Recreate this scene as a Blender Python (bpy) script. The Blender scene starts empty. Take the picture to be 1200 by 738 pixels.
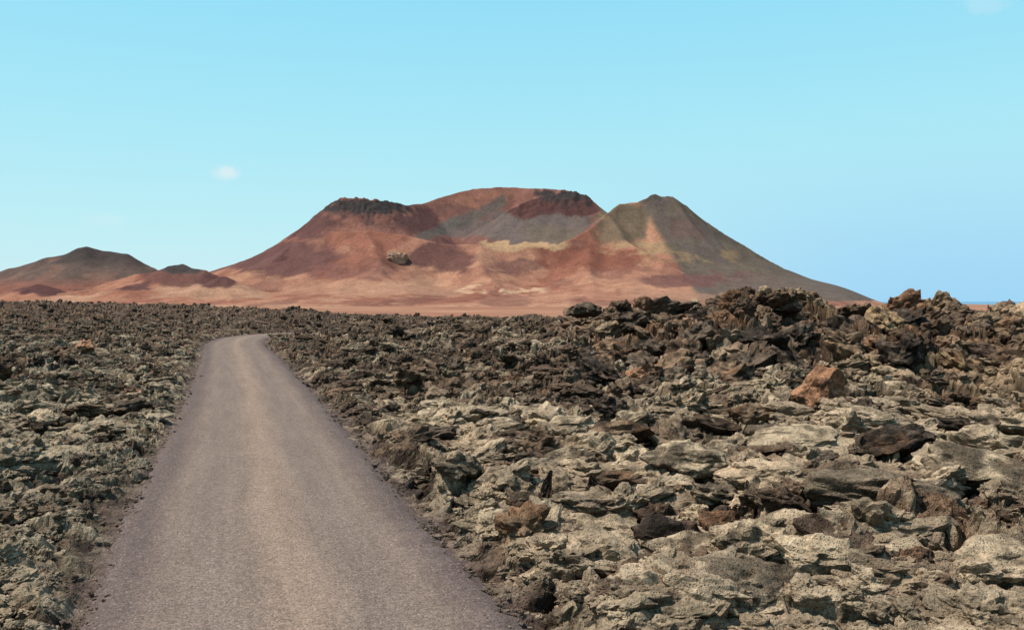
import bpy, bmesh, math, random
import numpy as np
from mathutils import Vector, noise as mn, Matrix
random.seed(7); rng=np.random.default_rng(7)
sc=bpy.context.scene
col=sc.collection
F=1039.0; CAMZ=3.0; HY=352.0
sc.view_settings.view_transform='Standard'; sc.view_settings.look='None'; sc.view_settings.exposure=0

# ------------------------------------------------------------ noise
def hsh(ix,iy,s):
    h=(ix.astype(np.int64)*374761393+iy.astype(np.int64)*668265263+s*1274126177)&0xffffffff
    h=((h^(h>>13))*1274126177)&0xffffffff
    h=((h^(h>>15))*2246822519)&0xffffffff
    h=h^(h>>16)
    return (h&0xffffff)/float(0xffffff)
def perlin(x,y,s=0):
    ix=np.floor(x);iy=np.floor(y);fx=x-ix;fy=y-iy
    u=fx*fx*fx*(fx*(fx*6-15)+10);v=fy*fy*fy*(fy*(fy*6-15)+10)
    def g(a,b):
        t=hsh(ix+a,iy+b,s)*6.2831853
        return np.cos(t)*(fx-a)+np.sin(t)*(fy-b)
    a=g(0,0);b=g(1,0);c=g(0,1);d=g(1,1)
    return ((a+(b-a)*u)+((c+(d-c)*u)-(a+(b-a)*u))*v)*1.5
def fbm(x,y,o=4,s=0,gain=.5):
    r=0;a=1.0;f=1.0
    for i in range(o):
        r=r+a*perlin(x*f+i*17.3,y*f-i*9.1,s+i); a*=gain; f*=2.03
    return r
def ridged(x,y,o=4,s=0,gain=.5):
    r=0;a=1.0;f=1.0
    for i in range(o):
        r=r+a*(1-2*np.abs(perlin(x*f+i*7.3,y*f+i*3.1,s+i))); a*=gain; f*=2.1
    return r
def worley(x,y,s):
    ix=np.floor(x);iy=np.floor(y)
    f1=np.full(x.shape,9.0);f2=np.full(x.shape,9.0)
    cx=np.zeros(x.shape);cy=np.zeros(x.shape);dx=np.zeros(x.shape);dy=np.zeros(x.shape)
    for a in (-1,0,1):
        for b in (-1,0,1):
            jx=ix+a;jy=iy+b
            px=jx+.1+.8*hsh(jx,jy,s);py=jy+.1+.8*hsh(jx,jy,s+1)
            ex=x-px;ey=y-py;d=np.sqrt(ex*ex+ey*ey)
            m=d<f1
            f2=np.where(m,f1,np.minimum(f2,d))
            f1=np.where(m,d,f1)
            cx=np.where(m,jx,cx);cy=np.where(m,jy,cy);dx=np.where(m,ex,dx);dy=np.where(m,ey,dy)
    return f1,f2,cx,cy,dx,dy
def sst(a,b,x):
    t=np.clip((x-a)/(b-a),0,1); return t*t*(3-2*t)

# ------------------------------------------------------------ road path
RP=[(3.6,-12),(2.0,-5),(0.6,0),(-1.88,8),(-3.43,12.6),(-4.65,16.6),(-8.5,28.9),(-14.0,45.8),(-19.6,63),(-21.6,74),(-19.5,82),(-13,89),(-3,94),(10,98),(26,101)]
def catmull(P,n=24):
    P=[np.array(p,float) for p in P]; P=[2*P[0]-P[1]]+P+[2*P[-1]-P[-2]]
    out=[]
    for i in range(1,len(P)-2):
        for k in range(n):
            t=k/n
            out.append(.5*((2*P[i])+(-P[i-1]+P[i+1])*t+(2*P[i-1]-5*P[i]+4*P[i+1]-P[i+2])*t*t+(-P[i-1]+3*P[i]-3*P[i+1]+P[i+2])*t**3))
    out.append(P[-2]); return np.array(out)
C0=catmull(RP)
seg=np.r_[0,np.cumsum(np.hypot(*np.diff(C0,axis=0).T))]
def resample(step):
    s=np.arange(0,seg[-1],step)
    return np.c_[np.interp(s,seg,C0[:,0]),np.interp(s,seg,C0[:,1])],s
CL,_=resample(0.8)
RW=1.92
def road_dist(X,Y):
    out=np.full(X.shape,1e9)
    for i in range(len(CL)-1):
        a=CL[i];b=CL[i+1]-a;L=b@b
        t=np.clip(((X-a[0])*b[0]+(Y-a[1])*b[1])/L,0,1)
        out=np.minimum(out,(X-a[0]-t*b[0])**2+(Y-a[1]-t*b[1])**2)
    return np.sqrt(out)

# ------------------------------------------------------------ base relief of the lava field
CP=[(700,9,.3),(1000,8,.3),(1250,8,.4),(1250,14,.5),(900,14,.35),(560,20,.3),(700,18,.4),(1000,19,.4),(1250,19,.5),(640,28,.5),(800,25,.6),(900,24.5,.4),(1000,24.5,.4),(1150,24.5,.45),
(900,29.5,1.5),(1050,29,1.4),(1180,29,1.2),(800,31,1.3),
(740,42,1.6),(810,37,2.15),(890,34,2.85),(950,34,2.2),(1050,33,1.95),(1150,33,1.65),(1300,33,1.4),(1600,30,1.3),
(690,48,1.5),(600,55,1.1),(520,60,.9),(430,66,1.0),(370,64,.6),(900,60,1.2),(1200,60,1.0),
(600,120,.3),(500,130,.2),(420,120,.6),(350,125,1.2),(300,115,1.6),(150,125,2.3),(0,125,2.6),(-300,125,2.8),(750,120,.3),(1000,120,-.5),(1300,120,-1.5),
(0,9,.15),(0,20,.3),(0,40,.7),(0,70,1.4),(120,70,.8),(190,55,.35),(100,30,.3),(-300,20,.5),(-300,60,1.4),(230,90,.9),(400,90,.9),
(600,4,.1),(0,4,.1),(1300,4,.2),(600,260,-4),(0,260,-3),(1300,260,-8),(-400,260,-2)]
cs=np.array([((u-600)/F,math.log(d)) for u,d,z in CP]);cz=np.array([z for _,_,z in CP])
def tk(r2): return r2*np.log(r2+1e-9)*.5
K=tk(((cs[:,None]-cs[None])**2*np.array([4.0,1.0])).sum(-1))+np.eye(len(cs))*.003
Pm=np.c_[np.ones(len(cs)),cs]
A=np.block([[K,Pm],[Pm.T,np.zeros((3,3))]])
W=np.linalg.solve(A,np.r_[cz,0,0,0])
def base(X,Y):
    Yc=np.maximum(Y,2.5); s=np.clip(X/Yc,-1.3,1.3); l=np.log(Yc)
    r=W[-3]+W[-2]*s+W[-1]*l
    for i in range(len(cs)):
        r=r+W[i]*tk((s-cs[i,0])**2*4+(l-cs[i,1])**2)
    return np.clip(r,-9,5)
def plates(x,y,s,tilt,crackw,crackd):
    f1,f2,cx,cy,dx,dy=worley(x,y,s)
    r=hsh(cx,cy,s+7);t1=hsh(cx,cy,s+8)-.5;t2=hsh(cx,cy,s+9)-.5
    h=(r-.5)+tilt*(t1*dx+t2*dy)*2 - .7*f1*f1
    h=h*sst(0,crackw*1.6,f2-f1)-crackd*np.exp(-((f2-f1)/crackw)**2.0)
    return h,r
def flow(X,Y): return .7*fbm(X*.12,Y*.12,2,33)+.15
def lava(X,Y):
    b=base(X,Y); e=road_dist(X,Y)-RW
    ridge=sst(.85,1.5,b)
    rough=.9+.7*ridge*(1-sst(50,80,Y))
    rough=np.where(X<-.28*Y-2, rough*.85, rough)
    wx=X+.55*fbm(X*.7,Y*.7,3,11)+.12*fbm(X*3,Y*3,2,15); wy=Y+.55*fbm(X*.7,Y*.7,3,12)+.12*fbm(X*3,Y*3,2,16)
    ang=flow(X,Y)
    ca,sa=np.cos(ang),np.sin(ang)
    rx=(wx*ca+wy*sa);ry=(-wx*sa+wy*ca)
    h0=fbm(X*.22,Y*.22,3,21)*(.45+.35*sst(60,110,Y))
    h1,r1=plates(rx*.38,ry*.62,101,.9,.16,.5)
    h2,r2=plates(rx*.8+5,ry*1.5,131,1.0,.18,.5)
    h3,r3=plates(rx*2.2+9,ry*3.4,161,1.1,.22,.5)
    h4,r4=plates(wx*8,wy*10,191,1.1,.25,.4)
    fine=ridged(rx*1.6,ry*2.4,5,41,.6)-.8
    D=np.hypot(X,Y)
    det=h1*.42+h2*.32*(1-.7*sst(35,80,D))+h3*.14*(1-sst(14,30,D))+h4*.035*(1-sst(7,15,D))+fine*.06*(1-.8*sst(15,45,D))
    env=sst(-.05,.55,e+.25*fbm(X*1.1,Y*1.1,3,55))
    env2=sst(.3,5,e)
    berm=.16*np.exp(-((e-.8)/.5)**2)
    z=env*(det*rough*(.6+.4*env2)+h0*rough*env2+berm)+ b*sst(.1,5,e) -.06*(1-env)
    z=z+.02*fbm(X*9,Y*9,3,71)*(1-env)*sst(-.2,.3,e)
    z=np.where(e<-.15,-.12,z)
    return z,dict(b=b,e=e,ridge=ridge,r1=r1,r2=r2,r3=r3,det=det,h2=h2,h3=h3,env=env)
def zat(x,y):
    z,_=lava(np.array([float(x)]),np.array([float(y)])); return float(z[0])

# ------------------------------------------------------------ mesh helpers
def grid_mesh(name,X,Y,Z,color=None,smooth=False):
    n,m=X.shape
    me=bpy.data.meshes.new(name)
    co=np.stack([X,Y,Z],-1).reshape(-1,3).astype(np.float32)
    idx=np.arange(n*m,dtype=np.int32).reshape(n,m)
    q=np.stack([idx[:-1,:-1],idx[:-1,1:],idx[1:,1:],idx[1:,:-1]],-1).reshape(-1,4)
    me.vertices.add(n*m); me.vertices.foreach_set("co",co.ravel())
    me.loops.add(q.size); me.loops.foreach_set("vertex_index",q.ravel())
    me.polygons.add(len(q)); me.polygons.foreach_set("loop_start",np.arange(0,q.size,4,dtype=np.int32))
    me.update(calc_edges=True)
    me.polygons.foreach_set("use_smooth",np.full(len(q),smooth))
    if color is not None:
        a=me.color_attributes.new("rock_colour",'FLOAT_COLOR','POINT')
        c=np.ones((n*m,4),np.float32); c[:,:3]=color.reshape(-1,3); a.data.foreach_set("color",c.ravel())
    me.update()
    return me
def add(name,me,mat=None,**k):
    ob=bpy.data.objects.new(name,me); col.objects.link(ob)
    if mat: me.materials.clear(); me.materials.append(mat)
    for a,b in k.items(): ob[a]=b
    return ob

# ------------------------------------------------------------ node helpers
class NT:
    def __init__(s,nt): s.t=nt; nt.nodes.clear()
    def n(s,t,**k):
        nd=s.t.nodes.new(t)
        for a,b in k.items():
            if a[0]=='_':
                key=a[1:]; key=int(key) if key.isdigit() else key.replace('_',' ')
                v=b
                if isinstance(v,bpy.types.NodeSocket): s.t.links.new(v,nd.inputs[key])
                elif isinstance(v,tuple) and len(v)==3 and nd.inputs[key].type=='RGBA': nd.inputs[key].default_value=v+(1,)
                else: nd.inputs[key].default_value=v
            else: setattr(nd,a,b)
        return nd
    def l(s,a,b): s.t.links.new(a,b)
    def math(s,op,a,b=0.0,c=None,clamp=False):
        nd=s.t.nodes.new('ShaderNodeMath'); nd.operation=op; nd.use_clamp=clamp
        for i,v in enumerate((a,b)+((c,) if c is not None else ())):
            if isinstance(v,bpy.types.NodeSocket): s.l(v,nd.inputs[i])
            else: nd.inputs[i].default_value=v
        return nd.outputs[0]
    def rng(s,x,a,b,c=0.0,d=1.0,smooth=True):
        nd=s.t.nodes.new('ShaderNodeMapRange'); nd.interpolation_type='SMOOTHSTEP' if smooth else 'LINEAR'
        s.l(x,nd.inputs[0])
        for i,v in enumerate((a,b,c,d)): nd.inputs[i+1].default_value=v
        return nd.outputs[0]
    def mix(s,f,a,b,bt='MIX'):
        nd=s.t.nodes.new('ShaderNodeMix'); nd.data_type='RGBA'; nd.blend_type=bt
        for i,v in ((0,f),(6,a),(7,b)):
            if isinstance(v,bpy.types.NodeSocket): s.l(v,nd.inputs[i])
            else:
                nd.inputs[i].default_value=v if i==0 else (tuple(v)+(1,))[:4]
        return nd.outputs[2]
def newmat(name):
    m=bpy.data.materials.new(name); m.use_nodes=True; return m,NT(m.node_tree)
def noise_(t,vec,scale,detail=5,rough=.6,dist=0):
    return t.n('ShaderNodeTexNoise',_Vector=vec,_Scale=float(scale),_Detail=float(detail),_Roughness=rough,_Distortion=float(dist)).outputs[0]

def lava_shader(name,mode='solid',cA=(.06,.05,.042),cB=(.22,.18,.13),rust=(.2,.1,.05),rustamt=.3,lich=.34):
    m,t=newmat(name)
    geo=t.n('ShaderNodeNewGeometry'); vec=geo.outputs['Position']
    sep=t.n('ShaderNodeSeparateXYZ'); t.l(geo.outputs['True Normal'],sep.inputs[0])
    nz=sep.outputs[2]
    n1=noise_(t,vec,2.6,6,.65); n2=noise_(t,vec,20,6,.7); n3=noise_(t,vec,90,3,.6)
    if mode=='attr':
        base=t.n('ShaderNodeVertexColor',layer_name='rock_colour').outputs[0]
    elif mode=='inst':
        base=t.n('ShaderNodeAttribute',attribute_type='INSTANCER',attribute_name='tint').outputs['Color']
    else:
        oi=t.n('ShaderNodeObjectInfo').outputs['Random']
        f=t.math('ADD',n1,t.math('MULTIPLY',t.math('SUBTRACT',oi,.5),.35))
        f=t.rng(f,.42,.62)
        base=t.mix(f,cA,cB)
        rr=t.rng(noise_(t,vec,1.1,4),.62-rustamt*.3,.75-rustamt*.3)
        base=t.mix(t.math('MULTIPLY',rr,rustamt*1.6,clamp=True),base,rust)
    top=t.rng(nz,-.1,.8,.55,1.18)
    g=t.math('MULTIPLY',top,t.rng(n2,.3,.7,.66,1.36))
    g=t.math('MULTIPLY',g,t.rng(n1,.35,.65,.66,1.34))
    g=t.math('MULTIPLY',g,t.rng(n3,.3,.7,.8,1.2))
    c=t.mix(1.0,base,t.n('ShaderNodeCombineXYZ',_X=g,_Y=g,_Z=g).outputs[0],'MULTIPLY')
    ru=t.math('MULTIPLY',t.rng(noise_(t,vec,3.2,5,.7),.54,.7),.32)
    c=t.mix(ru,c,(.24,.13,.07))
    if lich>0:
        sp=t.math('MULTIPLY',t.rng(noise_(t,vec,6,8,.72),.5,.68),t.rng(nz,.3,.9))
        c=t.mix(t.math('MULTIPLY',sp,lich),c,(.44,.345,.225))
    v=t.n('ShaderNodeTexVoronoi',_Vector=vec,_Scale=30.0)
    pit=t.rng(v.outputs[0],.0,.42,-.8,0)
    hgt=t.math('ADD',t.math('MULTIPLY',n2,1.2),t.math('MULTIPLY',n3,.4))
    hgt=t.math('ADD',hgt,pit)
    bp=t.n('ShaderNodeBump',_Strength=.9,_Distance=.045 if lich>0 else .03,_Height=hgt)
    b=t.n('ShaderNodeBsdfPrincipled',_Base_Color=c,_Roughness=.95,_Normal=bp.outputs[0])
    b.inputs['Specular IOR Level'].default_value=.06
    o=t.n('ShaderNodeOutputMaterial'); t.l(b.outputs[0],o.inputs[0])
    return m
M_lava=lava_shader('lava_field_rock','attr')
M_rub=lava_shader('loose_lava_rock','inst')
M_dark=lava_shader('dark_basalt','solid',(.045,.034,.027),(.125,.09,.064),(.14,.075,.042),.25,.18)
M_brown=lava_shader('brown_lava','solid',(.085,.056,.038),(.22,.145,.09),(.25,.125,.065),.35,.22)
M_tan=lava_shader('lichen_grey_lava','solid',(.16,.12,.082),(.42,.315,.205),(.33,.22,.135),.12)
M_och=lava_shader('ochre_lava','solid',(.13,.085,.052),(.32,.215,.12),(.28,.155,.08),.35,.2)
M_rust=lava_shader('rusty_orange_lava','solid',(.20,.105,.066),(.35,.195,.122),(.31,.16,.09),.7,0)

# ------------------------------------------------------------ lava field sheet
def C(*c): return np.array(c,float)
DK=C(.068,.050,.038);TAN=C(.41,.31,.205);GRN=C(.37,.29,.195);RST=C(.28,.14,.075);BRN=C(.17,.108,.07);CIND=C(.13,.094,.08);OCH=C(.34,.225,.13)
def zones(x,y,d):
    left=sst(-.5,.5,(-.28*y-x)/3)
    n1=fbm(x*.35,y*.35,4,301);n2=fbm(x*1.6,y*1.6,4,311);n3=fbm(x*.12,y*.12,3,321)
    near=1-sst(16,30,y)
    tanz=n1*.6+n2*.45+.0+.26*near+.12*left*(1-sst(22,40,y))-.35*d['ridge']-.3*sst(35,90,y)+.3*sst(9,16,x)*(y<45)-.25*(1-left)*(x<3)*sst(18,28,y)-.1*left*sst(20,35,y)
    rz=n3*.5+fbm(x*.5,y*.5,3,331)*.7
    return left,n1,n2,n3,tanz,rz
NT_,NR=1400,1350
th=np.radians(np.linspace(-41,41,NT_)); rr=2.6*np.exp(np.linspace(0,math.log(270/2.6),NR))
TH,RR=np.meshgrid(th,rr); X=RR*np.sin(TH);Y=RR*np.cos(TH)
Z=np.zeros_like(X); CC=np.zeros(X.shape+(3,))
for i in range(0,NR,100):
    s=slice(i,min(NR,i+100)); x=X[s].copy();y=Y[s].copy()
    z,d=lava(x,y)
    left,n1,n2,n3,tanz,rz=zones(x,y,d)
    li=sst(-.15,.5,tanz+(d['r2']-.5)*.8+(d['r3']-.5)*.4+d['h2']*.35)
    rockc=DK+(BRN-DK)*sst(-.3,.5,n2*.6+(d['r1']-.5)*1.0+.5*d['ridge'])[...,None]
    lc=TAN+(GRN-TAN)*np.clip(.8*left+.3*sst(-.2,.5,n3+n1*.5),0,1)[...,None]
    lc=lc+(OCH-lc)*(sst(8,14,x)*sst(18,26,y)*.7)[...,None]
    c=rockc+(lc-rockc)*(li*.9)[...,None]
    ru=sst(.1,.55,rz+(d['r2']-.5)*.4)*(.10+.6*d['ridge'])*(1-left)*(1-sst(60,90,y))
    c=c+(RST-c)*ru[...,None]
    far=sst(45,110,y)[...,None]
    c=c+(C(.13,.088,.065)-c)*far*.55
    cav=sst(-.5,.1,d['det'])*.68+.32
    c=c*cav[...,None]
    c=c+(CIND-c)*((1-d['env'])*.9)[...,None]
    ov=d['env']*.07
    X[s]=x+ov*fbm(x*2.5+z*2,y*2.5,3,81)*1.2; Y[s]=y+ov*fbm(x*2.5,y*2.5+z*2,3,91)*1.2
    Z[s]=z;CC[s]=c
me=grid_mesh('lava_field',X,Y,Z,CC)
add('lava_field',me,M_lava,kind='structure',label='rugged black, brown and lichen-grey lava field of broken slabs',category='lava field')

# ------------------------------------------------------------ road
cl,ss=resample(.12)
tg=np.gradient(cl,axis=0);tg/=np.linalg.norm(tg,axis=1)[:,None];nm=np.c_[tg[:,1],-tg[:,0]]
NA=49; a=np.linspace(-1,1,NA)
S,AA=np.meshgrid(ss,a,indexing='ij')
wl=RW+.05+.075*fbm(ss*2.3,ss*0+3,5,61,.65); wr=RW+.05+.075*fbm(ss*2.3,ss*0+9,5,62,.65)
wid=np.where(AA<0,wl[:,None],wr[:,None])
RX=cl[:,0][:,None]+nm[:,0][:,None]*AA*wid; RY=cl[:,1][:,None]+nm[:,1][:,None]*AA*wid
RZ=.03*(1-AA**2)-.06*sst(.9,1.0,np.abs(AA))+.008*fbm(RX*1.5,RY*1.5,3,77)-.012*np.exp(-((np.abs(AA)-.45)/.15)**2)
me=grid_mesh('road',RX,RY,RZ,smooth=True)
uv=me.uv_layers.new(name='UVMap'); vi=np.empty(len(me.loops),np.int32); me.loops.foreach_get('vertex_index',vi)
U_=np.stack([AA.ravel()*.5+.5,S.ravel()*.1],-1)[vi]; uv.data.foreach_set('uv',U_.astype(np.float32).ravel())
m,t=newmat('worn_asphalt')
tc=t.n('ShaderNodeTexCoord'); vec=tc.outputs['Object']
su=t.n('ShaderNodeSeparateXYZ'); t.l(tc.outputs['UV'],su.inputs[0]); u=su.outputs[0]
wob=noise_(t,vec,.5,3); u2=t.math('ADD',u,t.math('MULTIPLY',t.math('SUBTRACT',wob,.5),.08))
ab=t.math('ABSOLUTE',t.math('SUBTRACT',u2,.5))
ab2=t.math('ADD',ab,t.math('MULTIPLY',t.math('SUBTRACT',noise_(t,vec,3,5,.7),.5),.12))
edge=t.rng(ab2,.27,.45)
cen=t.rng(ab,.0,.10,1,0)
trk=t.rng(t.math('ABSOLUTE',t.math('SUBTRACT',ab,.2)),.03,.13,1,0)
stv=t.n('ShaderNodeCombineXYZ',_X=t.math('MULTIPLY',u,16.0),_Y=t.math('MULTIPLY',su.outputs[1],2.5),_Z=0.0).outputs[0]
streak=noise_(t,stv,1.0,4,.6)
c=t.mix(noise_(t,vec,.9,5,.6),(.20,.148,.118),(.245,.182,.145))
c=t.mix(t.math('MULTIPLY',cen,.55),c,(.31,.22,.162))
c=t.mix(t.math('MULTIPLY',trk,.5),c,(.175,.135,.114))
c=t.mix(t.math('MULTIPLY',edge,.88),c,(.118,.09,.083))
gr=t.n('ShaderNodeTexVoronoi',_Vector=vec,_Scale=55.0)
gsep=t.n('ShaderNodeSeparateColor'); t.l(gr.outputs['Color'],gsep.inputs[0])
g=t.math('MULTIPLY',t.rng(gsep.outputs[0],0,1,.70,1.30,False),t.rng(noise_(t,vec,100,3,.7),.3,.7,.78,1.22))
g=t.math('MULTIPLY',g,t.rng(noise_(t,vec,16,6,.75),.3,.7,.82,1.18))
g=t.math('MULTIPLY',g,t.rng(streak,.3,.7,.91,1.09))
c=t.mix(1.0,c,t.n('ShaderNodeCombineXYZ',_X=g,_Y=g,_Z=g).outputs[0],'MULTIPLY')
pe=t.rng(gsep.outputs[1],.96,.975)
c=t.mix(t.math('MULTIPLY',pe,.4),c,(.5,.38,.28))
pd=t.rng(gsep.outputs[2],.95,.97)
c=t.mix(t.math('MULTIPLY',pd,.5),c,(.07,.052,.045))
bp=t.n('ShaderNodeBump',_Strength=.5,_Distance=.01,_Height=t.math('ADD',t.math('MULTIPLY',gr.outputs[0],-1.0),noise_(t,vec,50,4,.7)))
b=t.n('ShaderNodeBsdfPrincipled',_Base_Color=c,_Roughness=.95,_Normal=bp.outputs[0]); b.inputs['Specular IOR Level'].default_value=.05
o=t.n('ShaderNodeOutputMaterial'); t.l(b.outputs[0],o.inputs[0])
add('road',me,m,kind='structure',label='narrow worn grey-brown asphalt road through the lava',category='road')

# ------------------------------------------------------------ far ground, sea
th2=np.linspace(-math.pi,math.pi,241); r2=np.r_[0.01,np.exp(np.linspace(math.log(5),math.log(16000),150))]
T2,R2=np.meshgrid(th2,r2); GX=R2*np.sin(T2);GY=R2*np.cos(T2)
GZ=-.9-3.6*sst(60,420,R2)+1.0*fbm(GX*.004,GY*.004,3,401)*sst(300,900,R2)
GZ=GZ-9*sst(200,700,R2)*sst(.38,.6,GX/np.maximum(R2,1)) -150*sst(2600,5200,R2)*sst(-.05,.35,GX/np.maximum(R2,1))
GZ=np.where((R2<200)&(GY<0),-.12-.9*sst(20,200,R2),GZ)
me=grid_mesh('ground',GX,GY,GZ,smooth=True)
m,t=newmat('volcanic_sand')
vec=t.n('ShaderNodeTexCoord').outputs['Object']
c=t.mix(t.rng(noise_(t,vec,.006,6,.6),.4,.7),(.31,.14,.085),(.44,.25,.15))
c=t.mix(t.math('MULTIPLY',t.rng(noise_(t,vec,.02,6,.7),.5,.62),.5),c,(.17,.09,.06))
b=t.n('ShaderNodeBsdfPrincipled',_Base_Color=c,_Roughness=.95); b.inputs['Specular IOR Level'].default_value=.1
o=t.n('ShaderNodeOutputMaterial'); t.l(b.outputs[0],o.inputs[0])
add('ground',me,m,kind='structure',label='reddish volcanic sand plain below the cones',category='ground')
me=bpy.data.meshes.new('sea'); R=60000
me.from_pydata([(-R,1500,-80),(R,1500,-80),(R,R,-80),(-R,R,-80)],[],[(0,1,2,3)])
m,t=newmat('sea_water'); vec=t.n('ShaderNodeTexCoord').outputs['Object']
bp=t.n('ShaderNodeBump',_Strength=.4,_Distance=1.0,_Height=noise_(t,vec,.05,4))
b=t.n('ShaderNodeBsdfPrincipled',_Base_Color=(.1,.25,.4,1),_Roughness=.35,_Normal=bp.outputs[0]); o=t.n('ShaderNodeOutputMaterial'); t.l(b.outputs[0],o.inputs[0])
add('sea',me,m,kind='structure',label='pale blue sea at the horizon',category='sea')

# ------------------------------------------------------------ volcano and hills
def P(u,v,D): return ((u-600)/F*D, D, CAMZ+(HY-v)/F*D)
def ridge_field(X,Y,ridges,k=2.5,floor=-4):
    acc=None
    for pts,s in ridges:
        best=None
        for a,b in zip(pts[:-1],pts[1:]):
            ax,ay,az=a;bx,by,bz=b;ex,ey=bx-ax,by-ay;L=ex*ex+ey*ey+1e-6
            t=np.clip(((X-ax)*ex+(Y-ay)*ey)/L,0,1)
            d=np.hypot(X-ax-t*ex,Y-ay-t*ey); d=np.sqrt(d*d+6)-2.45
            zr=np.maximum(az+t*(bz-az)-floor,2)
            h=zr*(np.exp(-s*d/zr)-.1)/.9-.02*d*(np.exp(-s*d/zr)<.1)
            best=h if best is None else np.maximum(best,h)
        acc=best if acc is None else k*np.logaddexp(acc/k,best/k)
    return acc+floor-1.5
vol=[
 ([P(262,322,1560),P(300,302,1600),P(345,272,1650),P(375,251,1690),P(392,238,1700),P(402,233,1700),P(440,234,1700),P(478,240,1740),P(497,238,1800),P(520,229,1850),P(555,221,1900),P(600,219,1920),P(655,222,1900),P(684,228,1860),P(696,240,1800),P(712,252,1740)],.85),
 ([P(540,278,1720),P(588,252,1700),P(612,240,1700),P(640,229,1710),P(665,222,1720),P(685,228,1710),P(694,239,1690),P(706,250,1660)],.8),
 ([P(335,290,1520),P(360,279,1500),P(388,270,1480),P(430,270,1460),P(470,273,1440),P(515,285,1430),P(600,287,1430),P(655,286,1440),P(690,268,1480),P(710,250,1540),P(726,238,1570),P(748,236,1590),P(766,228,1600),P(786,231,1600),P(802,240,1600),P(830,260,1600),P(880,291,1580),P(945,331,1550),P(990,357,1520)],.95),
 ([P(710,250,1540),P(735,282,1440),P(800,318,1330),P(870,344,1240)],.6),
 ([P(786,231,1600),P(835,292,1480),P(870,330,1400)],.75),
 ([P(430,272,1450),P(445,310,1330),P(470,340,1220)],.42),
 ([P(560,288,1420),P(570,322,1310),P(600,347,1200)],.40),
 ([P(340,288,1500),P(300,322,1380),P(270,347,1260)],.42),
 ([P(690,290,1430),P(690,325,1300),P(700,350,1180)],.42),
]
xs=np.arange(-800,950,2.4);ys=np.arange(960,2300,2.8)
X,Y=np.meshgrid(xs,ys)
Z=ridge_field(X+7*fbm(X*.008,Y*.008,3,5),Y+7*fbm(X*.008,Y*.008,3,6),vol)
Z=Z-14*(1-sst(960,1080,Y))
def U(X,Y): return 600+X/Y*F
def V(Z,Y): return HY-(Z-CAMZ)/Y*F
u=U(X,Y)
Z=Z-14*sst(975,1050,u)
el=sst(8,90,Z)
crag=np.exp(-((u-425)/45)**2)*np.exp(-((Y-1690)/60)**2)+.9*np.exp(-((u-650)/50)**2)*np.exp(-((Y-1700)/35)**2)+.4*np.exp(-((u-765)/25)**2)*np.exp(-((Y-1600)/40)**2)
Z=Z+el*(1.6*fbm(X*.015,Y*.012,4,8)+.5*(ridged(X*.03+Y*.004,Y*.006,3,9)-1))+crag*(5*np.abs(ridged(X*.05,Y*.05,4,14,.6))-3)
v=V(Z,Y)
pink=C(.345,.165,.108);red=C(.225,.085,.058);mar=C(.118,.056,.05);olive=C(.145,.112,.078);sand=C(.56,.36,.23);dark=C(.052,.043,.041);och=C(.33,.215,.12);grey=C(.112,.094,.080);org=C(.44,.235,.145);mauve=C(.155,.118,.104)
n1=fbm(X*.006,Y*.006,5,501);n2=fbm(X*.02,Y*.02,5,511,.6);n3=fbm(X*.012,Y*.003+Z*.01,4,521)
c=np.zeros(X.shape+(3,))+pink
def lay(c,colr,w): return c+(colr-c)*np.clip(w,0,1)[...,None]
def blob(cu,cv,ru,rv): return sst(.3,.62,np.exp(-(((u-cu+14*n1+5*n2)/ru)**2+((v-cv+7*n2)/rv)**2)))
def box(cu,cv,ru,rv): return sst(.2,.8,np.exp(-(((u-cu+10*n1+6*n2)/ru)**6+((v-cv+5*n2)/rv)**6)))
rimY=np.interp(u,[300,335,388,470,515,600,655,690,712,735,766],[1540,1520,1480,1440,1430,1430,1440,1480,1540,1580,1600])
back=sst(0,6,Y-rimY)*(u<740)
c=lay(c,red,sst(.05,.3,n1+n2*.5)*.7)
c=lay(c,org,sst(.15,.4,-n1+n2*.6)*.55)
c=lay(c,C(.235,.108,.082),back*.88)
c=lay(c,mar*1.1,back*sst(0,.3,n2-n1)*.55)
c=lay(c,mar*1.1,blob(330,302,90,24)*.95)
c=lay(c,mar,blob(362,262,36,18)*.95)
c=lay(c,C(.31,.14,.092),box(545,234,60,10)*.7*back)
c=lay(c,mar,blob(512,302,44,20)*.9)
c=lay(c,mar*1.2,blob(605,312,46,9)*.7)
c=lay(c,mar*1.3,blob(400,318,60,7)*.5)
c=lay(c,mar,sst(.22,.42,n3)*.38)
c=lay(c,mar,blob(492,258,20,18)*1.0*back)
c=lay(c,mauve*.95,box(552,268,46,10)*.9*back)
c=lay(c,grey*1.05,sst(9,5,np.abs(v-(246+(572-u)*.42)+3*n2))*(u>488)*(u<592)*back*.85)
c=lay(c,mauve*.9,box(632,267,66,17)*1.2*(Y>1500))
c=lay(c,olive,box(650,274,44,8)*.6*(Y>1500))
c=lay(c,mar*.8,box(645,240,58,13)*1.3*(Y>1600)*(Y<1760))
c=lay(c,C(.17,.122,.08),box(728,262,28,24)*.95)
c=lay(c,red*.9,box(690,302,66,14)*.75)
c=lay(c,och,box(765,292,60,7)*.85*sst(-.3,.1,n2+.1))
fl=sst(-4,6,(u-744)-(v-230)*.62)
c=lay(c,grey*.98,fl*(v<352)*.93)
c=lay(c,olive*.95,fl*sst(-.1,.15,n2+n1)*.7*(v<335))
c=lay(c,mar*1.15,fl*box(800,268,22,12)*.35)
c=lay(c,och*.75,box(815,302,60,7)*.6*sst(-.1,.2,n2))
c=lay(c,mar*1.3,box(830,328,90,8)*.8)
c=lay(c,C(.14,.108,.088),box(935,338,90,17)*.8)
c=lay(c,C(.34,.19,.125),box(800,348,70,6)*.6)
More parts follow.
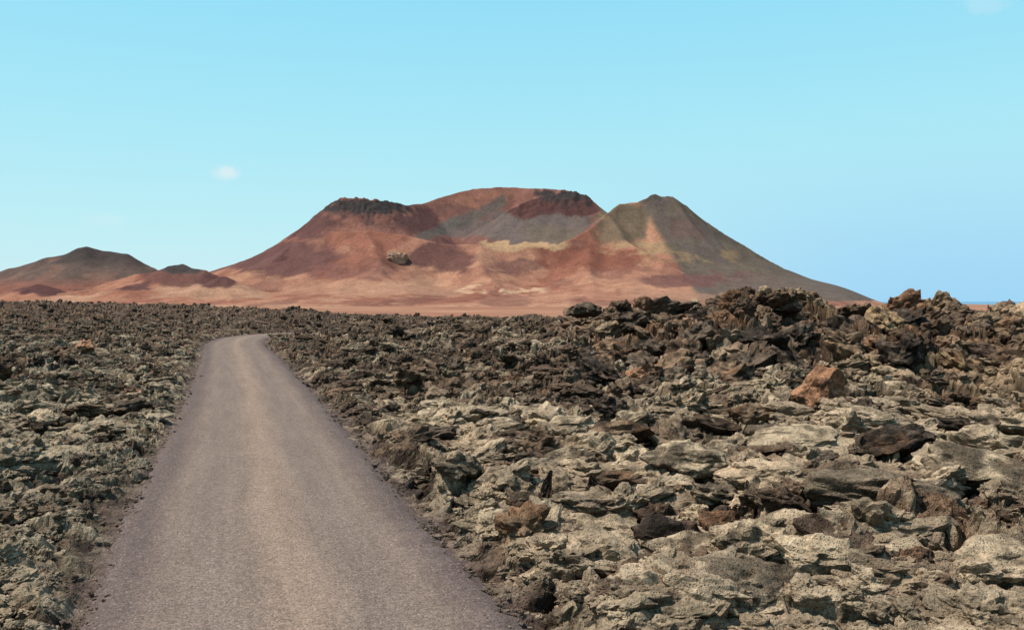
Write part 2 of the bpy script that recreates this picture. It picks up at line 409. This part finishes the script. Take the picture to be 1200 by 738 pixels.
c=lay(c,och*1.35,box(618,288,56,5)*.85)
c=lay(c,sand,box(590,341,60,4)*.8*sst(-.2,.1,n2))
c=lay(c,C(.41,.235,.15),blob(440,338,120,13)*.5)
c=lay(c,sand*.85,sst(353,361,v)*.4*sst(-.2,.3,n2)*(u<850))
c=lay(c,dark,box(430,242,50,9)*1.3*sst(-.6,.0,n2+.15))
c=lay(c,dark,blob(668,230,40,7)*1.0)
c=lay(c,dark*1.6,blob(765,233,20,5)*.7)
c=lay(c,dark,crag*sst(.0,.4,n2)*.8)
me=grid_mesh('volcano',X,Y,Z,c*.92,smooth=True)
def hillmat(name):
    m,t=newmat(name); vec=t.n('ShaderNodeTexCoord').outputs['Object']
    base_=t.n('ShaderNodeVertexColor',layer_name='rock_colour').outputs[0]
    g=t.math('MULTIPLY',t.rng(noise_(t,vec,.05,8,.65),.3,.7,.86,1.14),t.rng(noise_(t,vec,.25,6,.7),.3,.7,.82,1.18))
    c=t.mix(1.0,base_,t.n('ShaderNodeCombineXYZ',_X=g,_Y=g,_Z=g).outputs[0],'MULTIPLY')
    sp=t.rng(noise_(t,vec,.15,9,.75),.58,.64)
    c=t.mix(t.math('MULTIPLY',sp,.4),c,(.08,.055,.048))
    bp=t.n('ShaderNodeBump',_Strength=.35,_Distance=3.0,_Height=noise_(t,vec,.08,9,.7))
    b=t.n('ShaderNodeBsdfPrincipled',_Base_Color=c,_Roughness=.95,_Normal=bp.outputs[0]); b.inputs['Specular IOR Level'].default_value=.05
    o=t.n('ShaderNodeOutputMaterial'); t.l(b.outputs[0],o.inputs[0]); return m
M_hill=hillmat('volcanic_ash_slopes')
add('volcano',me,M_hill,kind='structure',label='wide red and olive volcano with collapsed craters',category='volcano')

h1=[([P(-120,345,1800),P(-40,330,1800),P(0,318,1800),P(30,309,1800),P(55,301,1800),P(75,299,1800),P(92,289,1800),P(102,288,1800),P(120,293,1800),P(150,296,1790),P(178,313,1780),P(240,338,1760)],.7)]
xs=np.arange(-1900,-450,4);ys=np.arange(1350,2200,5);X,Y=np.meshgrid(xs,ys)
Z=ridge_field(X,Y,h1,2)+2.2*fbm(X*.02,Y*.02,5,18)
u=U(X,Y);v=V(Z,Y);n2=fbm(X*.015,Y*.015,5,611);n1=n2
c=np.zeros(X.shape+(3,))+C(.12,.082,.068)
c=lay(c,C(.062,.050,.046),sst(314,298,v+6*n2)*.95); c=lay(c,C(.24,.125,.09),sst(.1,.4,n2)*.45); c=lay(c,red*1.1,sst(322,338,v)*.7)
add('hill',grid_mesh('hill',X,Y,Z,c*.92,smooth=True),M_hill,kind='structure',label='low dark grey-red cinder cone beside the volcano',category='hill')
h2=[([P(60,343,1300),P(120,332,1330),P(160,320,1340),P(180,318,1340),P(198,311,1340),P(214,308,1350),P(226,313,1340),P(240,315,1340),P(262,325,1330),P(320,345,1290)],.6),
    ([P(-60,345,1250),P(60,346,1220),P(150,342,1200),P(260,345,1200)],.3),
    ([P(240,334,1240),P(262,322,1250),P(285,332,1240)],.5),([P(10,341,1240),P(45,331,1250),P(80,341,1240)],.5),([P(120,341,1200),P(150,333,1210),P(180,340,1200)],.5)]
xs=np.arange(-950,-230,2.5);ys=np.arange(960,1700,3.0);X,Y=np.meshgrid(xs,ys)
Z=ridge_field(X,Y,h2,2)+1.2*fbm(X*.03,Y*.03,5,28)-14*(1-sst(960,1060,Y))
u=U(X,Y);v=V(Z,Y);n2=fbm(X*.02,Y*.02,5,711);n1=fbm(X*.006,Y*.006,3,712)
c=np.zeros(X.shape+(3,))+C(.345,.16,.103)
c=lay(c,red,sst(-.1,.4,n2)*.65)
c=lay(c,sand*.85,sst(.1,.5,n1+n2*.3)*.45)
c=lay(c,mar,box(215,322,55,12)*.8)
c=lay(c,dark*1.3,blob(216,313,36,10)*1.0); c=lay(c,mar,blob(265,328,36,9)*1.0);c=lay(c,mar*.9,blob(45,336,60,8)*1.0);c=lay(c,mar,blob(150,337,34,6))
add('hill',grid_mesh('hill',X,Y,Z,c*.92,smooth=True),M_hill,kind='structure',label='small red cinder mound with a dark summit',category='hill')

# ------------------------------------------------------------ rocks
def rock_mesh(name,sub,seed,rough=.12,flat=1.0,planes=9,cmin=.55,lump=.3,cmax=.92,st=.8):
    r=random.Random(seed); bm=bmesh.new(); bmesh.ops.create_icosphere(bm,subdivisions=sub,radius=1)
    pl=[(Vector((r.gauss(0,1),r.gauss(0,1),r.gauss(0,1)*.8)).normalized(),r.uniform(cmin,cmax)) for _ in range(planes)]
    off=Vector((r.uniform(0,99),r.uniform(0,99),r.uniform(0,99)))
    for v in bm.verts:
        d=v.co.normalized(); p=d*(1.0+.4*mn.fractal(d*1.2+off,1,2,3))
        for n,cc in pl:
            k=p.dot(n)-cc
            if k>0: p-=n*k*st
        p.z*=flat
        dn=Vector((p.x,p.y,p.z/max(flat*flat,.12))).normalized()
        cel=mn.voronoi(p*1.8+off)[0]; cel2=mn.voronoi(p*4.4-off)[0]
        f=mn.fractal(p*3.0+off,.85,2.1,6)
        am=.55+.45*flat
        p+=dn*(lump*(.42-cel[0])+lump*.42*(.4-cel2[0])+rough*f)*am
        v.co=p
    me=bpy.data.meshes.new(name); bm.to_mesh(me); bm.free(); me.materials.append(M_dark); return me
boul=[rock_mesh('lava_boulder',4,10+i,.15,.85,9,.55,lump=.44) for i in range(8)]
slab=[rock_mesh('lava_rock',4,50+i,.11,.48,7,.6,lump=.34) for i in range(7)]
RKS=[]
def put(name,me,x,y,s,mat,label,cat,group=None,sink=.3,rot=None,sc3=None,z=None):
    ob=bpy.data.objects.new(name,me); col.objects.link(ob)
    zz=zat(x,y) if z is None else z
    sc3=sc3 or (s,s,s)
    ob.location=(x,y,zz+sc3[2]*(1-2*sink)*.6+.04)
    ob.rotation_euler=rot or (random.uniform(-.35,.35),random.uniform(-.35,.35),random.uniform(0,6.28))
    ob.scale=sc3
    ob.material_slots[0].link='OBJECT'; ob.material_slots[0].material=mat
    ob['label']=label; ob['category']=cat
    if group: ob['group']=group
    RKS.append((x,y,max(sc3[0],sc3[1])))
    return ob
def W2(u,d): return ((u-600)/F*d,d)
x,y=W2(962,21.5); put('lava_boulder',rock_mesh('lava_boulder',5,917,.12,1.0,12,.55,.10,.8,.97),x,y,.85,M_rust,'rusty orange-brown lava boulder standing on grey lava','boulder',sink=.12,rot=(.1,.15,1.6),sc3=(.85,.75,.82),z=.35)
x,y=W2(686,44); put('lava_boulder',rock_mesh('lava_boulder',5,902,.15,.8,14,.6,.25),x,y,1.0,M_dark,'black lava boulder perched on the lava ridge','boulder',sink=.1,rot=(0,.1,.3),sc3=(.95,.7,.5),z=2.25)
x,y=W2(756,25.5); put('lava_boulder',rock_mesh('lava_boulder',5,903,.12,.8,12,.6,.15),x,y,.8,M_rust,'brown lava block half buried in dark rubble','boulder',sink=.2,sc3=(.8,.6,.5))
x,y=W2(835,36); put('lava_boulder',rock_mesh('lava_boulder',5,904,.2,.8,12,.6,.5),x,y,1.0,M_dark,'jagged dark lava block on top of the ridge','boulder',sink=.3,sc3=(1.3,1.0,.7))
x,y=W2(900,34); put('lava_boulder',rock_mesh('lava_boulder',5,905,.2,.9,12,.6,.55),x,y,1.0,M_brown,'jagged brown lava crag on top of the ridge','boulder',sink=.25,sc3=(1.3,1.0,.9))
x,y=W2(1060,33); put('lava_boulder',rock_mesh('lava_boulder',5,906,.2,.9,12,.6,.5),x,y,1.0,M_dark,'large dark jagged lava crag on the ridge','boulder',sink=.35,sc3=(1.5,1.0,.6))
# low smooth humps of pahoehoe in the crust
for i,(u_,d_,sx_,sz_) in enumerate(((1030,11.2,.75,.75),(880,8.7,.55,.6),(1185,9.0,.6,.6),(1150,12.6,.7,.7),(820,13.5,.6,.6),(935,15.2,.8,.6))):
    x,y=W2(u_,d_); put('lava_rock',rock_mesh('lava_rock',5,700+i,.06,.42,3,.8,.12),x,y,1,M_tan,'smooth rounded tan hump in the lava crust','lava rock','smooth humps in the lava crust',sink=.30,rot=(random.gauss(0,.08),random.gauss(0,.08),random.uniform(-.4,.6)),sc3=(sx_*1.25,sx_*.8,sz_))
def spire(seed,h,r):
    rr_=random.Random(seed);off=Vector((rr_.uniform(0,50),0,0));bm=bmesh.new();rings=[];N=36;Mx=40
    for i in range(Mx+1):
        t=i/Mx; ring=[]
        for k in range(N):
            a=k/N*6.283; q=Vector((math.cos(a),math.sin(a),t*2.2))+off
            rad=r*((1-t)**1.1*1.15+.12)*(1+.8*mn.fractal(q*1.5,.7,2,6))
            if i==Mx: rad*=.1
            lean=.4*r*math.sin(t*3+seed)
            ring.append(bm.verts.new((rad*math.cos(a)*.8+lean,rad*math.sin(a),h*(t-.15)+.06*mn.noise(q*3))))
        rings.append(ring)
    for a_,b_ in zip(rings[:-1],rings[1:]):
        for k in range(N): bm.faces.new((a_[k],a_[(k+1)%N],b_[(k+1)%N],b_[k]))
    bm.faces.new(rings[-1]);bm.faces.new(rings[0][::-1])
    me=bpy.data.meshes.new('lava_spire');bm.to_mesh(me);bm.free();me.materials.append(M_dark);return me
for (u_,d_,h_,r_,sd) in ((648,12.3,.82,.19,3),(632,12.5,.62,.17,5),(700,12.6,.42,.2,8)):
    x,y=W2(u_,d_); o_=put('lava_spire',spire(sd,h_,r_),x,y,1,M_dark,'dark upright jagged spike of lava in the rubble','lava spike','lava spikes standing in the rubble',rot=(0,0,0)); o_.location.z=zat(x,y)-.03; RKS.pop()
def ok(x,y,r):
    return all((x-a)**2+(y-b)**2>(r+c)**2*.40 for a,b,c in RKS)
tries=0
nb=0
while nb<110 and tries<8000:
    tries+=1
    u_=random.uniform(690,1300); d_=random.uniform(26,36.5); x,y=W2(u_,d_)
    s=random.uniform(.5,1.15)*(.7 if d_>33 else 1)*(.8 if u_>1050 else 1)
    if (u_-962)**2<70**2 and d_<27.5: continue
    if not ok(x,y,s): continue
    r_=random.random()
    q=.46 if u_<1000 else .32
    mt,tn=(M_dark,'black') if r_<q else (M_brown,'brown') if (r_<.86 or u_<860) else (M_och,'ochre') if r_<.97 else (M_rust,'rust-orange')
    put('lava_boulder',random.choice(boul),x,y,s,mt,f'large {tn} jagged lava boulder on the rubble ridge','boulder','jagged boulders on the lava field',sink=.36,rot=(random.uniform(-.6,.6),random.uniform(-.6,.6),random.uniform(0,6.28)),sc3=(s*random.uniform(.9,1.4),s,s*random.uniform(.65,1.05)*(.75 if d_>32 else 1)))
    nb+=1
n_=0
while n_<170 and tries<22000:
    tries+=1
    u_=random.uniform(-40,1240); l=random.random()
    d_=8.5*math.exp(l*math.log(60/8.5)); x,y=W2(u_,d_)
    if u_<130 and d_<16: continue
    if 700<u_ and d_>26: continue
    e=road_dist(np.array([x]),np.array([y]))[0]-RW
    if e<.8: continue
    lf=x<-.28*y-2
    s=random.uniform(.16,.42)*(1.0 if d_<25 else 1.3)*(.8 if lf else 1)
    if not ok(x,y,s*1.4): continue
    n_+=1
    r_=random.random()
    if d_<26:
        mt,tn=(M_tan,'lichen-grey') if r_<.5 else (M_brown,'brown') if r_<.78 else (M_dark,'black')
    else:
        mt,tn=(M_dark,'black') if r_<.4 else (M_brown,'brown') if r_<.93 else (M_rust,'rust-coloured')
    if random.random()<.6 and d_<26:
        s*=1.3
        put('lava_rock',random.choice(slab),x,y,s,mt,f'{tn} flattish crust block lying on lava rubble','lava rock','broken crust blocks on the lava field',sink=.32,rot=(random.gauss(0,.14),random.gauss(0,.14),float(flow(np.array([x]),np.array([y]))[0])+random.gauss(0,.35)),sc3=(s*random.uniform(1.1,1.7),s,s*random.uniform(.8,1.1)))
    else:
        put('lava_boulder',random.choice(boul),x,y,s,mt,f'{tn} rough lava boulder among clinker rubble','boulder','jagged boulders on the lava field',sink=.28,sc3=(s*random.uniform(.9,1.4),s,s*random.uniform(.7,1.0)))
m,t=newmat('pale_outcrop_rock'); vec=t.n('ShaderNodeNewGeometry').outputs['Position']
c=t.mix(t.rng(noise_(t,vec,.25,6,.7),.35,.65),(.22,.125,.08),(.42,.255,.165))
b=t.n('ShaderNodeBsdfPrincipled',_Base_Color=c,_Roughness=.95); o=t.n('ShaderNodeOutputMaterial'); t.l(b.outputs[0],o.inputs[0])
ob=add('rock_outcrop',rock_mesh('rock_outcrop',5,77,.10,.75,10,.6,.14),m,label='pale tan rocky outcrop on the red volcano slope',category='rock outcrop')
px,py,pz=P(465,303,1385); ob.location=(px,py,pz-3); ob.scale=(23,17,18)

# ------------------------------------------------------------ rubble (stuff, geometry nodes)
pc=bpy.data.collections.new('rubble_shapes')
for i in range(14):
    m_=rock_mesh('rubble_shape',4,300+i,.16,.8,8,.55,.42) if i<7 else rock_mesh('rubble_shape',4,300+i,.12,.48,7,.6,.34)
    m_.materials.clear(); m_.materials.append(M_rub)
    o_=bpy.data.objects.new('rubble_shape_%02d'%i,m_); pc.objects.link(o_)
N=44000
M_=int(N*2.3)
l=rng.random(M_); dd_=5.2*np.exp(l*math.log(150/5.2)); s=rng.uniform(-.68,.68,M_); x=s*dd_;y=dd_
e=road_dist(x,y)-RW; z,dd=lava(x,y)
z=np.where(e<.12,np.maximum(z,-.01),z)
left,n1,n2,n3,tanz,rz=zones(x,y,dd)
clus=fbm(x*.5,y*.5,3,900)
msk=(e>-.15+.25*fbm(x*1.7,y*1.7,2,905))&(clus+rng.uniform(-.8,.8,M_)>-.25+.25*(y<20))
for (a,b,r) in RKS: msk&=((x-a)**2+(y-b-.1)**2>(r*.85)**2)
keep=np.where(msk)[0][:N]
x,y,e,z,clus,left,tanz,rz,n3,dist=[q[keep] for q in (x,y,e,z,clus,left,tanz,rz,n3,dd_)]
rd=dd['ridge'][keep]*(1-sst(50,75,y)); rd0=dd['ridge'][keep]; n=len(x)
nearR=(1-.45*left)*(1-sst(18,28,y))*sst(0,2.0,e)
size=(.028+(.18+.12*nearR)*rng.random(n)**(3.0-.6*nearR))*(1+1.0*rd)*(.75+np.clip(dist/50,0,1.0))*np.clip(e/1.0,.18,1)*(1-.2*left)*np.clip(1+.7*clus,.5,1.6)
flat=(rng.random(n)<(.4+.35*nearR-.35*rd0)*(1-.2*left))
pid=np.where(flat,rng.integers(7,14,n),rng.integers(0,7,n)).astype(np.int32)
size=np.where(flat,size*1.2,size)
scl=np.stack([size*np.where(flat,rng.uniform(1.0,2.0,n),rng.uniform(.9,1.5,n)),size,size*rng.uniform(.75,1.15,n)],-1)
tl=np.where(flat,.17,.35)
rot=np.stack([rng.normal(0,1,n)*tl,rng.normal(0,1,n)*tl,np.where(flat,flow(x,y)+rng.normal(0,.4,n),rng.normal(0,1.5,n))],-1)
tn=sst(-.4,.4,tanz+rng.normal(0,.22,n))
lc=TAN+(GRN-TAN)*np.clip(.8*left,0,1)[:,None]
lc=lc+(OCH-lc)*(sst(8,14,x)*sst(18,26,y)*.7)[:,None]
dk=DK+(BRN-DK)*np.clip(rng.random(n)*.8+.4*rd0,0,1)[:,None]
tint=dk+(lc-dk)*tn[:,None]*.88
ru=sst(.05,.55,rz+rng.normal(0,.2,n))*(.10+.5*rd0)*(1-left)*(1-sst(60,90,y))
tint=tint+(RST-tint)*ru[:,None]
tint=tint+(C(.13,.088,.065)-tint)*(sst(45,110,y)*.6)[:,None]
tint=tint+(CIND-tint)*(1-sst(.1,.6,e))[:,None]*.6
tint*=rng.uniform(.72,1.22,n)[:,None]
me=bpy.data.meshes.new('lava_rubble'); me.vertices.add(n)
me.vertices.foreach_set('co',np.stack([x,y,z+size*np.where(flat,.0,.08)],-1).astype(np.float32).ravel())
for nm_,arr in (('scl',scl),('rot',rot)):
    a=me.attributes.new(nm_,'FLOAT_VECTOR','POINT'); a.data.foreach_set('vector',arr.astype(np.float32).ravel())
a=me.attributes.new('pid','INT','POINT'); a.data.foreach_set('value',pid)
a=me.attributes.new('tint','FLOAT_COLOR','POINT'); c4=np.ones((n,4),np.float32);c4[:,:3]=tint; a.data.foreach_set('color',c4.ravel())
rb=add('lava_rubble',me,M_rub,kind='stuff',label='loose broken clinker stones strewn over the lava',category='rubble')
gn=bpy.data.node_groups.new('rubble_scatter','GeometryNodeTree')
gn.interface.new_socket('Geometry',in_out='INPUT',socket_type='NodeSocketGeometry'); gn.interface.new_socket('Geometry',in_out='OUTPUT',socket_type='NodeSocketGeometry')
gi=gn.nodes.new('NodeGroupInput');go=gn.nodes.new('NodeGroupOutput')
ip=gn.nodes.new('GeometryNodeInstanceOnPoints');ci=gn.nodes.new('GeometryNodeCollectionInfo')
ci.inputs['Collection'].default_value=pc; ci.inputs['Separate Children'].default_value=True; ci.inputs['Reset Children'].default_value=True
ip.inputs['Pick Instance'].default_value=True
def na(nm_,dt):
    q=gn.nodes.new('GeometryNodeInputNamedAttribute'); q.data_type=dt; q.inputs[0].default_value=nm_; return q.outputs[0]
e2r=gn.nodes.new('FunctionNodeEulerToRotation')
L=gn.links.new
L(gi.outputs[0],ip.inputs['Points']);L(ci.outputs[0],ip.inputs['Instance']);L(na('pid','INT'),ip.inputs['Instance Index'])
L(na('rot','FLOAT_VECTOR'),e2r.inputs[0]);L(e2r.outputs[0],ip.inputs['Rotation']);L(na('scl','FLOAT_VECTOR'),ip.inputs['Scale']);L(ip.outputs[0],go.inputs[0])
md=rb.modifiers.new('scatter','NODES'); md.node_group=gn

# ------------------------------------------------------------ light
AZ,EL=math.radians(-92),math.radians(60)
S=Vector((math.sin(AZ)*math.cos(EL),math.cos(AZ)*math.cos(EL),math.sin(EL)))
ld=bpy.data.lights.new('sun','SUN'); ld.energy=5.0; ld.angle=math.radians(.5); ld.color=(1,.94,.85)
lo=bpy.data.objects.new('sun',ld); col.objects.link(lo); lo.rotation_euler=S.to_track_quat('Z','Y').to_euler()
w=bpy.data.worlds.new('World'); sc.world=w; w.use_nodes=True
t=NT(w.node_tree)
sky=t.n('ShaderNodeTexSky',sky_type='NISHITA',sun_disc=False,sun_elevation=EL,sun_rotation=AZ,altitude=100,air_density=1.0,dust_density=.6,ozone_density=1.0)
tc=t.n('ShaderNodeTexCoord'); sp=t.n('ShaderNodeSeparateXYZ'); t.l(tc.outputs['Generated'],sp.inputs[0])
ramp=t.n('ShaderNodeValToRGB'); t.l(sp.outputs[2],ramp.inputs[0])
st=[(0.0,(.62,.86,.92)),(.09,(.51,.86,.93)),(.2,(.40,.82,.95)),(.34,(.29,.74,.96)),(.55,(.16,.28,.44)),(1.0,(.09,.15,.28))]
cr=ramp.color_ramp
while len(cr.elements)<len(st): cr.elements.new(.5)
for e_,(p_,c_) in zip(cr.elements,st): e_.position=p_; e_.color=c_+(1,)
rt=t.math('MULTIPLY',t.rng(sp.outputs[0],-.15,.45),t.rng(sp.outputs[2],.0,.2,1,0))
g=t.mix(t.math('MULTIPLY',rt,.88),ramp.outputs[0],(.31,.66,.95))
ey=t.math('MAXIMUM',sp.outputs[1],.05); sx=t.math('DIVIDE',sp.outputs[0],ey); sz=t.math('DIVIDE',sp.outputs[2],ey)
nz=noise_(t,tc.outputs['Generated'],28,6,.6)
def cloud(g,u_,v_,ru,rv,am):
    a=t.math('POWER',t.math('DIVIDE',t.math('SUBTRACT',sx,(u_-600)/F),ru/F),2.0)
    b=t.math('POWER',t.math('DIVIDE',t.math('SUBTRACT',sz,(352-v_)/F),rv/F),2.0)
    d=t.math('ADD',t.math('SQRT',t.math('ADD',a,b)),t.math('MULTIPLY',t.math('SUBTRACT',nz,.5),2.6))
    f=t.math('MULTIPLY',t.rng(d,.2,1.1,1,0),am)
    f=t.math('MULTIPLY',f,t.math('GREATER_THAN',sp.outputs[1],.1))
    return t.mix(f,g,(.84,.90,.92))
g=cloud(g,266,203,18,10,.6); g=cloud(g,1150,8,35,12,.18); g=cloud(g,130,258,40,10,.14)
gs=t.mix(1.0,g,(8.33,8.33,8.33),'MULTIPLY')
c=t.mix(.94,sky.outputs[0],gs)
bg=t.n('ShaderNodeBackground',_Color=c,_Strength=.12)
o=t.n('ShaderNodeOutputWorld'); t.l(bg.outputs[0],o.inputs[0])

# ------------------------------------------------------------ camera
cd=bpy.data.cameras.new('camera'); cd.lens=36*F/1200; cd.sensor_width=36; cd.clip_end=120000; cd.clip_start=.1
co=bpy.data.objects.new('camera',cd); col.objects.link(co); co.location=(0,0,CAMZ)
co.rotation_euler=(math.radians(90)-math.atan((369-HY)/F),0,0); sc.camera=co
